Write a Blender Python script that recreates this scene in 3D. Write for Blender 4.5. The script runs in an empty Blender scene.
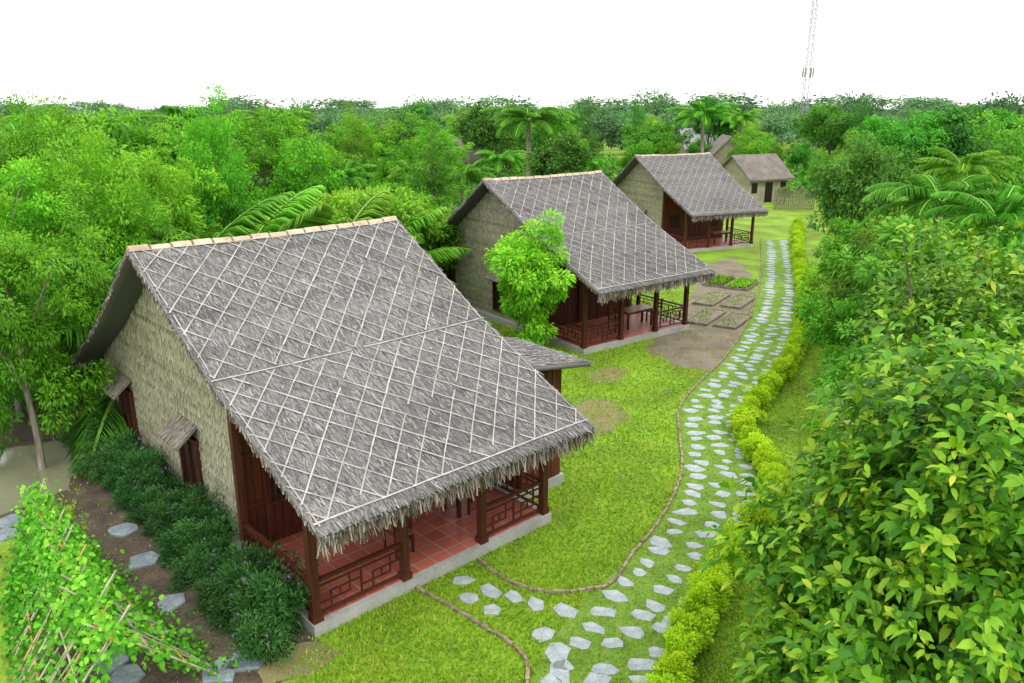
import bpy, math, random
import numpy as np
from mathutils import Vector, Matrix
random.seed(7); rng=np.random.default_rng(7)
S=bpy.context.scene; C=S.collection
FL,PT,H=795.3,0.2944,9.0
cp,sp=math.cos(PT),math.sin(PT)
def gz(Y): return -max(0.,Y-120)*.016
def G(px,py,z=0.0):
    X=(px-512)/FL;u=(341.5-py)/FL
    t=(H-z)/(sp-u*cp); return (t*X,t*(cp+u*sp),z)
def TP(px,Y,topy):
    u=(341.5-topy)/FL
    h=H+Y*(u*cp-sp)/(cp+u*sp); d=Y*cp-(h-H)*sp
    return ((px-512)/FL*d,Y,h)
# ---------------- materials
def nt(m):
    m.use_nodes=True; n=m.node_tree.nodes; n.clear(); return n,m.node_tree.links
def ramp(n,cols,pos=None):
    r=n.new('ShaderNodeValToRGB'); e=r.color_ramp.elements
    k=len(cols)
    while len(e)<k: e.new(.5)
    for i,c in enumerate(cols):
        e[i].position=(pos[i] if pos else i/(k-1)); e[i].color=(*c,1)
    return r
def mat(name,cols,scale=4,detail=6,rough=.8,bump=.3,stretch=(1,1,1),pos=None,scale2=None,amt2=.5,spec=.3,bd=.02):
    m=bpy.data.materials.new(name); n,l=nt(m)
    tc=n.new('ShaderNodeTexCoord'); mp=n.new('ShaderNodeMapping'); mp.inputs['Scale'].default_value=stretch
    l.new(tc.outputs['Object'],mp.inputs[0])
    a=n.new('ShaderNodeTexNoise'); a.inputs['Scale'].default_value=scale; a.inputs['Detail'].default_value=detail
    l.new(mp.outputs[0],a.inputs['Vector'])
    fac=a.outputs['Fac']
    if scale2:
        b=n.new('ShaderNodeTexNoise'); b.inputs['Scale'].default_value=scale2; b.inputs['Detail'].default_value=4
        l.new(mp.outputs[0],b.inputs['Vector'])
        mx=n.new('ShaderNodeMix'); mx.inputs[0].default_value=amt2; l.new(fac,mx.inputs[2]); l.new(b.outputs['Fac'],mx.inputs[3]); fac=mx.outputs[0]
    r=ramp(n,cols,pos or [ .32+.36*i/(len(cols)-1) for i in range(len(cols))]); l.new(fac,r.inputs[0])
    p=n.new('ShaderNodeBsdfPrincipled'); p.inputs['Roughness'].default_value=rough; p.inputs['Specular IOR Level'].default_value=spec
    l.new(r.outputs[0],p.inputs['Base Color'])
    if bump:
        bm=n.new('ShaderNodeBump'); bm.inputs['Strength'].default_value=bump; bm.inputs['Distance'].default_value=bd
        l.new(fac,bm.inputs['Height']); l.new(bm.outputs[0],p.inputs['Normal'])
    o=n.new('ShaderNodeOutputMaterial'); l.new(p.outputs[0],o.inputs[0]); return m
def tmat(name,cols,rough=.6,spec=.3,trans=.25,var=.25,hue=.02):
    m=bpy.data.materials.new(name); n,l=nt(m)
    at=n.new('ShaderNodeAttribute'); at.attribute_name='tint'
    r=ramp(n,cols); l.new(at.outputs['Fac'],r.inputs[0])
    oi=n.new('ShaderNodeObjectInfo')
    hs=n.new('ShaderNodeHueSaturation')
    v=n.new('ShaderNodeMapRange'); v.inputs[3].default_value=1-var; v.inputs[4].default_value=1+var
    l.new(oi.outputs['Random'],v.inputs[0]); l.new(v.outputs[0],hs.inputs['Value'])
    ml=n.new('ShaderNodeMath'); ml.operation='MULTIPLY'; ml.inputs[1].default_value=7.31
    fr=n.new('ShaderNodeMath'); fr.operation='FRACT'
    l.new(oi.outputs['Random'],ml.inputs[0]); l.new(ml.outputs[0],fr.inputs[0])
    v2=n.new('ShaderNodeMapRange'); v2.inputs[3].default_value=.5-hue; v2.inputs[4].default_value=.5+hue
    l.new(fr.outputs[0],v2.inputs[0]); l.new(v2.outputs[0],hs.inputs['Hue'])
    l.new(r.outputs[0],hs.inputs['Color'])
    p=n.new('ShaderNodeBsdfPrincipled'); p.inputs['Roughness'].default_value=rough; p.inputs['Specular IOR Level'].default_value=spec
    l.new(hs.outputs[0],p.inputs['Base Color'])
    o=n.new('ShaderNodeOutputMaterial')
    if trans>0:
        t=n.new('ShaderNodeBsdfTranslucent'); l.new(hs.outputs[0],t.inputs[0])
        mx=n.new('ShaderNodeMixShader'); mx.inputs[0].default_value=trans
        l.new(p.outputs[0],mx.inputs[1]); l.new(t.outputs[0],mx.inputs[2]); l.new(mx.outputs[0],o.inputs[0])
    else: l.new(p.outputs[0],o.inputs[0])
    return m
M={}
M['grass']=mat('lawn_ground',[(.12,.10,.03),(.14,.23,.020),(.21,.36,.022),(.31,.44,.045)],scale=.55,scale2=9,amt2=.45,rough=.9,bump=.6,bd=.03)
M['blade']=tmat('grass_blade',[(.07,.15,.010),(.17,.37,.012),(.32,.53,.025),(.48,.50,.09)],trans=.3,var=0,hue=0)
M['dirt']=mat('bare_soil',[(.11,.09,.065),(.20,.165,.12),(.29,.25,.195)],scale=1.2,scale2=22,rough=.95,bump=.7)
M['dirt2']=mat('damp_soil',[(.035,.028,.022),(.085,.066,.047),(.15,.12,.085)],scale=2,scale2=18,rough=.9,bump=.7)
M['patch']=mat('dry_grass_soil',[(.12,.18,.03),(.21,.19,.08),(.27,.22,.13)],scale=1.6,scale2=20,rough=.95,bump=.7)
M['path']=mat('path_turf',[(.10,.12,.03),(.12,.22,.025),(.17,.30,.035),(.24,.28,.10)],scale=2.2,scale2=16,rough=.95,bump=.6)
M['stone']=mat('grey_slate',[(.23,.27,.28),(.36,.41,.42),(.49,.53,.54)],scale=4,scale2=25,rough=.7,bump=.6)
M['slab']=mat('blue_slab',[(.12,.15,.17),(.21,.25,.28),(.31,.35,.38)],scale=3,scale2=25,rough=.6,bump=.5)
M['edge']=mat('edging_earth',[(.14,.11,.06),(.27,.22,.14),(.38,.32,.22)],scale=9,rough=.9,bump=.6)
M['picket']=mat('weathered_picket',[(.12,.10,.075),(.20,.175,.14),(.27,.24,.19)],scale=9,rough=.9,bump=.4)
M['concrete']=mat('plinth_concrete',[(.26,.26,.25),(.38,.38,.36),(.48,.48,.46)],scale=2,scale2=20,rough=.85,bump=.3)
M['wood']=mat('red_brown_timber',[(.028,.008,.005),(.075,.020,.011),(.13,.036,.020)],scale=3,scale2=30,stretch=(6,6,.6),rough=.5,bump=.3)
M['panel']=mat('dark_timber_panel',[(.04,.010,.007),(.10,.023,.014),(.16,.040,.024)],scale=2,scale2=24,stretch=(5,5,.5),rough=.45,bump=.3)
M['dark']=mat('painted_dark_opening',[(.008,.006,.005),(.02,.015,.012)],rough=.5,bump=0)  # near-black panel colour stands in for a shaded interior; walls are uncut
M['furn']=mat('varnished_furniture',[(.20,.08,.04),(.32,.14,.08)],scale=3,stretch=(6,1,1),rough=.35,bump=.1)
M['bamboo']=mat('pale_bamboo',[(.26,.23,.16),(.42,.38,.28),(.54,.50,.39)],scale=5,rough=.55,bump=.2)
M['ridge']=mat('ridge_bamboo',[(.34,.25,.16),(.50,.39,.27),(.60,.50,.37)],scale=4,rough=.7,bump=.4)
M['orange']=mat('orange_bamboo',[(.45,.25,.06),(.62,.38,.12)],scale=5,rough=.5,bump=.1)
M['bark']=mat('bark',[(.06,.045,.03),(.14,.11,.08),(.22,.18,.14)],scale=6,stretch=(1,1,.3),rough=.9,bump=.6)
M['palebark']=mat('pale_bark',[(.13,.11,.085),(.24,.21,.17),(.34,.30,.25)],scale=6,stretch=(1,1,.3),rough=.9,bump=.5)
M['water']=mat('murky_water',[(.20,.205,.13),(.26,.26,.17)],scale=.6,rough=.08,bump=.05,spec=.5)
M['steel']=mat('weathered_steel',[(.24,.22,.25),(.34,.30,.33)],rough=.5,bump=0)
M['sheet']=mat('grey_roof_sheet',[(.20,.21,.23),(.32,.33,.36)],scale=3,rough=.6,bump=.1)
M['brownroof']=mat('brown_roof_sheet',[(.09,.08,.07),(.17,.15,.13),(.25,.22,.19)],scale=1.5,scale2=14,rough=.9,bump=.5)
M['plaster']=mat('tan_wall',[(.20,.18,.13),(.33,.30,.22),(.42,.38,.29)],scale=1.5,scale2=14,rough=.9,bump=.4)
M['thatch']=tmat('grey_thatch',[(.065,.062,.06),(.16,.154,.148),(.25,.242,.234),(.40,.388,.375)],rough=.9,spec=.1,trans=0,var=.06,hue=0)
M['fringe']=tmat('straw_fringe',[(.07,.055,.042),(.19,.165,.135),(.31,.28,.235),(.48,.43,.37)],rough=.9,spec=.1,trans=.15,var=.05,hue=0)
M['strip']=tmat('split_bamboo',[(.29,.28,.265),(.38,.368,.35),(.47,.455,.435)],rough=.8,spec=.1,trans=0,var=.05,hue=0)
M['leafwall']=tmat('palm_leaf_wall',[(.075,.072,.045),(.21,.205,.135),(.35,.34,.235),(.50,.49,.37)],rough=.85,spec=.15,trans=0,var=.06,hue=0)
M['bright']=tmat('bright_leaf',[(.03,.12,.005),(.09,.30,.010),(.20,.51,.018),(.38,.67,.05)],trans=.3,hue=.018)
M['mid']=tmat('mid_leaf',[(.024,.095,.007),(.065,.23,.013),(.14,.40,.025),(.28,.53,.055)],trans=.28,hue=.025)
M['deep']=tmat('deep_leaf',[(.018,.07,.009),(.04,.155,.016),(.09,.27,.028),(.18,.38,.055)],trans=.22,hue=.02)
M['yellow']=tmat('yellow_leaf',[(.08,.18,.01),(.18,.38,.02),(.32,.56,.035),(.5,.66,.08)],trans=.3,hue=.015)
M['palm']=tmat('palm_leaf',[(.03,.13,.010),(.08,.28,.018),(.16,.45,.03),(.30,.58,.07)],trans=.25,hue=.015)
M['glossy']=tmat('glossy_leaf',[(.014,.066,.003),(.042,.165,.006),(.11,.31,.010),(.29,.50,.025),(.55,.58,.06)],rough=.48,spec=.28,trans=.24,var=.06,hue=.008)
M['hedge']=tmat('lime_hedge_leaf',[(.16,.30,.004),(.33,.55,.01),(.50,.73,.018),(.66,.84,.04)],trans=.3,var=.1,hue=.008)
M['bush']=tmat('dark_bush_leaf',[(.012,.05,.012),(.028,.11,.02),(.058,.19,.038),(.13,.31,.07)],trans=.2,hue=.01)
M['flower']=mat('violet_petal',[(.28,.16,.5),(.42,.28,.65)],bump=0)
M['vine']=tmat('vine_leaf',[(.03,.12,.006),(.07,.27,.010),(.16,.47,.02),(.34,.65,.06)],trans=.35,hue=.01)
M['far']=tmat('haze_tinted_far_leaf',[(.05,.12,.045),(.085,.20,.07),(.14,.31,.11),(.24,.42,.18)],trans=.2,var=.05,hue=0)  # distance haze painted in as paler, greyer leaf colours
def tilemat():
    m=bpy.data.materials.new('terracotta_tile'); n,l=nt(m)
    tc=n.new('ShaderNodeTexCoord'); b=n.new('ShaderNodeTexBrick'); b.offset=0
    b.inputs['Scale'].default_value=1; b.inputs['Brick Width'].default_value=.4; b.inputs['Row Height'].default_value=.4
    b.inputs['Mortar Size'].default_value=.012; b.inputs['Color1'].default_value=(.42,.10,.065,1); b.inputs['Color2'].default_value=(.52,.15,.10,1); b.inputs['Mortar'].default_value=(.42,.30,.25,1)
    l.new(tc.outputs['Object'],b.inputs['Vector'])
    p=n.new('ShaderNodeBsdfPrincipled'); p.inputs['Roughness'].default_value=.4; l.new(b.outputs[0],p.inputs['Base Color'])
    o=n.new('ShaderNodeOutputMaterial'); l.new(p.outputs[0],o.inputs[0]); return m
M['tile']=tilemat()
# ---------------- object helpers
def link(o,parent=None):
    C.objects.link(o)
    if parent: o.parent=parent
    return o
def tag(o,label=None,cat=None,group=None,kind=None):
    if label:o['label']=label
    if cat:o['category']=cat
    if group:o['group']=group
    if kind:o['kind']=kind
    return o
def empty(name,loc=(0,0,0),rz=0,sc=1):
    o=bpy.data.objects.new(name,None); o.location=loc; o.rotation_euler=(0,0,rz); o.scale=(sc,)*3 if not hasattr(sc,'__len__') else sc
    o.empty_display_size=.2; return link(o)
def npmesh(name,V,F,T=None,m=None):
    me=bpy.data.meshes.new(name); V=np.asarray(V,np.float32); F=np.asarray(F,np.int32); k=F.shape[1]
    me.vertices.add(len(V)); me.vertices.foreach_set('co',V.ravel())
    me.loops.add(F.size); me.loops.foreach_set('vertex_index',F.ravel())
    me.polygons.add(len(F)); me.polygons.foreach_set('loop_start',np.arange(0,F.size,k,dtype=np.int32))
    me.update(calc_edges=True)
    if T is not None:
        a=me.attributes.new('tint','FLOAT','POINT'); a.data.foreach_set('value',np.clip(np.asarray(T,np.float32),0,1))
    if m: me.materials.append(m)
    return me
def ob(name,me,parent=None): return link(bpy.data.objects.new(name,me),parent)
class MB:
    def __init__(s): s.v=[];s.f=[]
    def add(s,v,f):
        k=len(s.v); s.v+=[tuple(p) for p in v]; s.f+=[tuple(i+k for i in q) for q in f]
    def box(s,x0,x1,y0,y1,z0,z1):
        s.add([(x0,y0,z0),(x1,y0,z0),(x1,y1,z0),(x0,y1,z0),(x0,y0,z1),(x1,y0,z1),(x1,y1,z1),(x0,y1,z1)],
              [(3,2,1,0),(4,5,6,7),(0,1,5,4),(1,2,6,5),(2,3,7,6),(3,0,4,7)])
    def bar(s,p,q,w,h=None):
        h=h or w; p=Vector(p);q=Vector(q);d=(q-p).normalized()
        up=Vector((0,0,1)) if abs(d.z)<.95 else Vector((0,1,0))
        a=d.cross(up).normalized()*w/2; b=a.cross(d).normalized()*h/2
        s.add([p-a-b,p+a-b,p+a+b,p-a+b,q-a-b,q+a-b,q+a+b,q-a+b],[(3,2,1,0),(4,5,6,7),(0,1,5,4),(1,2,6,5),(2,3,7,6),(3,0,4,7)])
    def tube(s,pts,rad,n=7):
        pts=[Vector(p) for p in pts]; k=len(s.v); N=len(pts)
        for i,p in enumerate(pts):
            d=(pts[min(i+1,N-1)]-pts[max(i-1,0)]).normalized()
            up=Vector((1,0,0)) if abs(d.x)<.8 else Vector((0,1,0))
            a=d.cross(up).normalized(); b=a.cross(d)
            for j in range(n):
                t=2*math.pi*j/n; s.v.append(tuple(p+(a*math.cos(t)+b*math.sin(t))*rad[i]))
        for i in range(N-1):
            for j in range(n):
                s.f.append((k+i*n+j,k+i*n+(j+1)%n,k+(i+1)*n+(j+1)%n,k+(i+1)*n+j))
        s.f.append(tuple(k+j for j in range(n))[::-1]); s.f.append(tuple(k+(N-1)*n+j for j in range(n)))
    def mesh(s,name,m):
        me=bpy.data.meshes.new(name); me.from_pydata(s.v,[],s.f); me.materials.append(m); me.update(); return me
    def build(s,name,m,parent=None): return ob(name,s.mesh(name,m),parent)
def copy_tree(o,parent=None):
    c=o.copy(); C.objects.link(c)
    if parent: c.parent=parent
    for ch in list(o.children): copy_tree(ch,c)
    return c
nrm=lambda v:v/np.maximum(np.linalg.norm(v,axis=-1,keepdims=True),1e-6)
def rdir(n): return nrm(rng.normal(size=(n,3)))
Z=np.array([0,0,1.])
def leafv(P,D,N,L,W,fold=.15,droop=.15,big=False):
    n=len(P); L=np.broadcast_to(L,(n,))[:,None]; W=np.broadcast_to(W,(n,))[:,None]
    Sd=nrm(np.cross(D,N)); N2=np.cross(Sd,D)
    if not big:
        mid=P+D*L*.48; tip=P+D*L-Z*droop*L
        V=np.stack([P,mid+Sd*W/2+N2*fold*W,tip,mid-Sd*W/2+N2*fold*W],1)
        F=np.array([[0,1,2],[0,2,3]])
    else:
        m1=P+D*L*.3;m2=P+D*L*.68-Z*droop*.35*L;tip=P+D*L-Z*droop*L
        a=Sd*W*.44+N2*fold*W;b=-Sd*W*.44+N2*fold*W
        V=np.stack([P,m1+a,m2+a*.95,tip,m2+b*.95,m1+b,m1,m2],1)
        F=np.array([[0,1,6],[1,2,7],[1,7,6],[2,3,7],[0,6,5],[6,7,4],[6,4,5],[7,3,4]])
    k=V.shape[1]
    FF=(F[None]+(np.arange(n)*k)[:,None,None]).reshape(-1,3)
    return V.reshape(-1,3),FF,k
def strips(P,D,N,L,W):
    n=len(P); L=np.broadcast_to(L,(n,))[:,None]; W=np.broadcast_to(W,(n,))[:,None]
    Sd=nrm(np.cross(D,N))*W/2
    V=np.stack([P-Sd,P+Sd,P+D*L+Sd*.6,P+D*L-Sd*.6],1)
    F=np.array([[0,1,2],[0,2,3]])
    return V.reshape(-1,3),(F[None]+(np.arange(n)*4)[:,None,None]).reshape(-1,3),4
def cat(parts):
    V=[];F=[];T=[];k=0
    for v,f,t in parts:
        V.append(v);F.append(f+k);T.append(t);k+=len(v)
    return np.concatenate(V),np.concatenate(F),np.concatenate(T)
def crown(Cn,Rd,nc,rc,nl,L,W,big=False,droop=.3,lump=.25,lo=.5,shell=.55,low=0,base=0.):
    Cn=np.array(Cn,float);Rd=np.array(Rd,float)
    d=rdir(nc*3); d=d[d[:,2]>-lo][:nc]; nc=len(d)
    ph=rng.uniform(0,6.28,6)
    lp=1+lump*(np.sin(d[:,0]*4+ph[0])*np.sin(d[:,1]*4+ph[1])+.7*np.sin(d[:,2]*5+ph[2])+.4*np.clip(rng.normal(size=nc),-1.6,1.6))
    r=rng.uniform(shell,1,nc)
    cc=Cn+d*Rd*(r*lp)[:,None]
    cr=rng.uniform(0,1,nc); cs=rng.uniform(.7,1.25,nc)*rc
    idx=np.repeat(np.arange(nc),nl); n=len(idx)
    d2=rdir(n); P=cc[idx]+d2*(cs[idx]*rng.uniform(.2,1,n)**.6)[:,None]*np.array([1,1,.75])
    out=nrm((P-Cn)/Rd)
    D=nrm(out*.5+d2*.7+rng.normal(size=(n,3))*.35-Z*droop); N=nrm(out*.6+Z*.8+rng.normal(size=(n,3))*.45)
    LL=L*rng.uniform(.65,1.25,n)
    V,F,k=leafv(P,D,N,LL,LL*W/L,droop=.15,big=big)
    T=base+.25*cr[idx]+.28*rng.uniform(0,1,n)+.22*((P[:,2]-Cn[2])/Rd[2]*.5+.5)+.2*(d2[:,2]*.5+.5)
    return V,F,np.repeat(T,k),cc
def trunkmesh(name,h,Cn,cc,r,m,bend=.2,nl=12):
    b=MB(); Cn=Vector(Cn); top=Vector((Cn.x,Cn.y,Cn.z+ (h-Cn.z)*.3))
    pts=[Vector((0,0,-.1))]
    for i in range(1,6):
        t=i/5; pts.append(Vector((top.x*t+random.uniform(-1,1)*bend*t*.5,top.y*t+random.uniform(-1,1)*bend*t*.5,top.z*t)))
    b.tube(pts,[r*1.25,r,r*.85,r*.65,r*.45,r*.2],8)
    for i in range(min(nl,len(cc))):
        c=Vector(cc[i]); st=pts[random.choice([2,3,3,4])]
        md=(st+c)/2+Vector((0,0,.1*h*random.random()-.03*h))
        b.tube([st,md,c],[r*.42,r*.26,r*.08],5)
    return b.mesh(name,m)
PROTO={}
def proto(key,h,Cz,Rd,nc,rc,nl,L,W,m,bark='bark',r=.13,big=False,**kw):
    V,F,T,cc=crown((0,0,Cz),Rd,nc,rc,nl,L,W,big=big,**kw)
    top=V[:,2].max()
    PROTO[key]=(top,npmesh('crown',V,F,T,M[m]),trunkmesh('trunk',h,(0,0,Cz),cc,r,M[bark]))
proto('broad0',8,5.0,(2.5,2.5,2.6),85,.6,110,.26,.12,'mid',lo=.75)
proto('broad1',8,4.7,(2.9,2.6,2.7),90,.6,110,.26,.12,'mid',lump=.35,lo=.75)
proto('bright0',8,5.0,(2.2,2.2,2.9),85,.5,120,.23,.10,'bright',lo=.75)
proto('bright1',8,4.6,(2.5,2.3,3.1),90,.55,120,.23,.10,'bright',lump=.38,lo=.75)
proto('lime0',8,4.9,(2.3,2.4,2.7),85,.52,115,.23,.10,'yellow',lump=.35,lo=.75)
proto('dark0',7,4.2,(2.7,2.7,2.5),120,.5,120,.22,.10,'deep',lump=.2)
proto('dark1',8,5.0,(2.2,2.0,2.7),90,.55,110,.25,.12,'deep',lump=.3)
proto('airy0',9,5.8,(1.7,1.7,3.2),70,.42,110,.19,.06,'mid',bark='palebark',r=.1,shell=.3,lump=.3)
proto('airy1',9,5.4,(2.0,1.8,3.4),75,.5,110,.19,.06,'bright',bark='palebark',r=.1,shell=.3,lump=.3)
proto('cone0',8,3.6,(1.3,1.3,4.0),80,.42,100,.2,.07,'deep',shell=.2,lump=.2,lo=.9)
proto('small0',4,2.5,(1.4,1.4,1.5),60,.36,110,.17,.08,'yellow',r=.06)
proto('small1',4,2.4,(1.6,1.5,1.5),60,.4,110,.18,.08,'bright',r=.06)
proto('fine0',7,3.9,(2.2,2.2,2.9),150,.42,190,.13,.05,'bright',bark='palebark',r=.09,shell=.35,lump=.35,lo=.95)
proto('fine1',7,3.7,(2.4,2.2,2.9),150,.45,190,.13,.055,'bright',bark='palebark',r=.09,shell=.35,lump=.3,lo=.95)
def palmproto(key,h,nf,fl,m,tr=.13,upr=.9):
    parts=[]
    for i in range(nf):
        az=i*2.399+rng.uniform(-.3,.3); el=upr*(1-i/nf)+rng.uniform(-.1,.15); L=fl*rng.uniform(.8,1.1)
        n=30; t=np.linspace(0,1,n); ang=el-1.35*t**1.5*(1.15-.3*upr)
        dx=np.cumsum(np.cos(ang))/n*L; dz=np.cumsum(np.sin(ang))/n*L
        P=np.stack([dx*math.cos(az),dx*math.sin(az),h+dz],1)
        R=nrm(np.gradient(P,axis=0)); sd=np.array([-math.sin(az),math.cos(az),0])
        for s in (-1,1):
            for j in (0,.5):
                Pj=P+R*j*L/n
                D=nrm(R*.75+s*sd*.8-Z*.25+rng.normal(size=(n,3))*.08); N=nrm(Z+s*sd*.5)
                LL=L*.22*np.sin(np.pi*(t*.85+.12))**.6
                v,f,k=leafv(Pj[3:],D[3:],np.repeat(N[None],n,0)[3:],LL[3:],L*.015,droop=.35)
                parts.append((v,f,np.repeat(.25+.35*rng.uniform()+.25*rng.uniform(0,1,n-3)+.15*t[3:],k)))
        v,f,k=strips(P[:-1],R[:-1],np.repeat(Z[None],n-1,0),L/n*1.1,.05); parts.append((v,f,np.full(len(v),.9)))
    V,F,T=cat(parts)
    b=MB(); b.tube([(0,0,-.1),(.1,.05,h*.4),(0,0,h+.1)],[tr*1.4,tr,tr*.8],8)
    PROTO[key]=(V[:,2].max(),npmesh('fronds',V,F,T,M[m]),b.mesh('trunk',M['palebark']))
palmproto('palm0',5.6,20,2.4,'palm')
palmproto('palm1',4.6,22,2.4,'palm')
palmproto('nipa0',.6,20,3.2,'palm',.25,1.3)
TREEN={'broad':'broadleaf_tree','bright':'broadleaf_tree','lime':'broadleaf_tree','dark':'broadleaf_tree','airy':'slender_tree','cone':'conical_tree','small':'small_tree','fine':'leafy_tree','palm':'coconut_palm','nipa':'low_palm'}
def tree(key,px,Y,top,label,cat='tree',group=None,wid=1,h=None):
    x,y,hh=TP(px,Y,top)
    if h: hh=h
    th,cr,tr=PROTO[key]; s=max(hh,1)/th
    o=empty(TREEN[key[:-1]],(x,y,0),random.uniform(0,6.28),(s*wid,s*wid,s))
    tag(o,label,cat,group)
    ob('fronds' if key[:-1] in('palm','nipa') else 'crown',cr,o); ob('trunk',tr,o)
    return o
# ---------------- camera, light
cam=bpy.data.cameras.new('camera'); co=link(bpy.data.objects.new('camera',cam)); co.location=(0,0,H)
co.rotation_euler=(math.pi/2-PT,0,0); cam.sensor_width=36; cam.lens=FL/1024*36; cam.clip_end=5000; S.camera=co
sun=bpy.data.lights.new('sun','SUN'); so=link(bpy.data.objects.new('sun',sun)); sun.energy=1.5; sun.angle=math.radians(12); sun.color=(1,.96,.88)
so.rotation_euler=(math.radians(34),math.radians(12),math.radians(20))
w=bpy.data.worlds.new('World'); S.world=w; w.use_nodes=True; n=w.node_tree.nodes; l=w.node_tree.links
sky=n.new('ShaderNodeTexSky'); sky.sky_type='NISHITA'; sky.sun_disc=False; sky.sun_elevation=math.radians(56); sky.sun_rotation=math.radians(160)
mx=n.new('ShaderNodeMix'); mx.data_type='RGBA'; mx.inputs[0].default_value=.88; mx.inputs[7].default_value=(14.4,14.2,14.0,1)
l.new(sky.outputs[0],mx.inputs[6]); l.new(mx.outputs[2],n['Background'].inputs[0]); n['Background'].inputs[1].default_value=.15
S.view_settings.view_transform='Standard'; S.view_settings.look='None'; S.view_settings.exposure=0
# ---------------- setting
def sheet(name,pts,z,m,jit=.0,kind='structure'):
    P=[]; ph=rng.uniform(0,6,4)
    for i in range(len(pts)):
        a=np.array(pts[i][:2]);b=np.array(pts[(i+1)%len(pts)][:2]); L=np.linalg.norm(b-a); k=max(1,int(L/.2)) if jit else 1
        nn=np.array([b[1]-a[1],a[0]-b[0]])/max(L,1e-6)
        for j in range(k):
            q=a+(b-a)*j/k
            w=math.sin(q[0]*3.1+ph[0])*math.sin(q[1]*2.7+ph[1])+.6*math.sin(q[0]*8+ph[2])*math.sin(q[1]*9+ph[3])
            env=math.sin(math.pi*j/k)
            P.append(q+nn*w*jit*1.6*env)
    me=bpy.data.meshes.new(name); me.from_pydata([(p[0],p[1],z) for p in P],[],[tuple(range(len(P)))]); me.materials.append(m); me.update()
    if me.polygons[0].normal.z<0: me.flip_normals()
    o=ob(name,me); tag(o,kind=kind); return o
b=MB(); Rr=1600
b.add([(-Rr,-40,0),(Rr,-40,0),(Rr,120,0),(-Rr,120,0),(Rr,2*Rr,gz(2*Rr)),(-Rr,2*Rr,gz(2*Rr))],[(0,1,2,3),(3,2,4,5)]); tag(b.build('ground',M['grass']),kind='structure')
Gp=lambda L:[G(*p) for p in L]
dirtpolys=[]
def dirt(pts,z,m,jit=.05,keep=1):
    P=Gp(pts); sheet('bare_soil',P,z,m,jit); dirtpolys.append((np.array(P)[:,:2],keep))
dirt([(645,348),(668,318),(690,298),(700,268),(735,258),(752,275),(752,330),(735,362),(708,372),(675,366)],.004,M['dirt'],.2,.12)
dirt([(560,408),(590,398),(622,402),(628,420),(600,436),(565,430)],.004,M['patch'],.12,.45)
dirt([(588,374),(610,366),(632,370),(618,382),(594,384)],.004,M['patch'],.1,.45)
dirt([(20,700),(95,600),(70,500),(78,430),(120,430),(300,600),(318,640),(335,650),(280,683),(260,720)],.004,M['dirt2'],.08,.03)
dirt([(262,655),(310,642),(345,652),(310,676),(262,690)],.008,M['patch'],.1,.6)
dirt([(-140,520),(-120,400),(20,372),(85,380),(90,430),(72,500),(30,530)],.0065,M['dirt2'],.1,.3)
sheet('water',Gp([(-140,545),(-120,462),(0,450),(70,438),(84,456),(68,490),(0,516)]),.012,M['water'],.06)
cpx=[(585,760),(592,700),(607,660),(640,612),(678,570),(708,525),(722,480),(718,445),(713,415),(726,392),(750,366),(767,338),(776,310),(780,282),(779,258),(776,240)]
cl=np.array([G(*p)[:2] for p in cpx])
def resample(P,st):
    Q=[]
    for i in range(len(P)-1):
        p0=P[max(i-1,0)];p1=P[i];p2=P[i+1];p3=P[min(i+2,len(P)-1)]
        for t in np.linspace(0,1,24,endpoint=False):
            Q.append(.5*((2*p1)+(-p0+p2)*t+(2*p0-5*p1+4*p2-p3)*t*t+(-p0+3*p1-3*p2+p3)*t**3))
    Q.append(P[-1]);Q=np.array(Q); d=np.r_[0,np.cumsum(np.linalg.norm(np.diff(Q,axis=0),axis=1))]
    s=np.arange(0,d[-1],st); return np.stack([np.interp(s,d,Q[:,0]),np.interp(s,d,Q[:,1])],1)
path=resample(cl,.2); tg=nrm(np.gradient(path,axis=0)); nr=np.stack([tg[:,1],-tg[:,0]],1)
hw=1.0
b=MB(); n_=len(path)
v=[(*(path[i]-nr[i]*hw*1.02),.016) for i in range(n_)]+[(*(path[i]+nr[i]*hw*1.02),.016) for i in range(n_)]
b.add(v,[(i,i+n_,i+n_+1,i+1) for i in range(n_-1)]); tag(b.build('path',M['path']),kind='structure')
def edging(pts,label,r=.03):
    P=resample(np.array(pts),.16); b=MB()
    for i in range(len(P)-1):
        a=Vector((*P[i],.03));c=Vector((*P[i+1],.03)); d=(c-a)*.46
        m_=(a+c)/2+Vector((random.uniform(-.012,.012),random.uniform(-.012,.012),random.uniform(-.01,.01)))
        b.bar(m_-d,m_+d,r*2*random.uniform(.8,1.15),.07)
    tag(b.build('path_edging',M['edge']),label,'edging','path edgings')
s0=int(np.argmin(np.linalg.norm(path-np.array(G(678,570)[:2]),axis=1)))
eL=[path[i]-nr[i]*hw for i in range(s0,n_,6)]
edging(eL,'thin brown edging along the lawn side of the path')
edging([eL[0],G(612,584)[:2],G(585,591)[:2],G(555,594)[:2],G(520,587)[:2],G(495,574)[:2],G(478,560)[:2]],'thin brown edging curving from the path to the nearest porch')
edging([G(415,588)[:2],G(440,602)[:2],G(470,620)[:2],G(500,638)[:2],G(522,655)[:2],G(528,672)[:2],G(524,720)[:2]],'thin brown edging left of the stepping stones at the bottom')
edging([path[i]+nr[i]*hw for i in range(0,n_,6)],'thin brown edging along the hedge side of the path')
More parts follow.
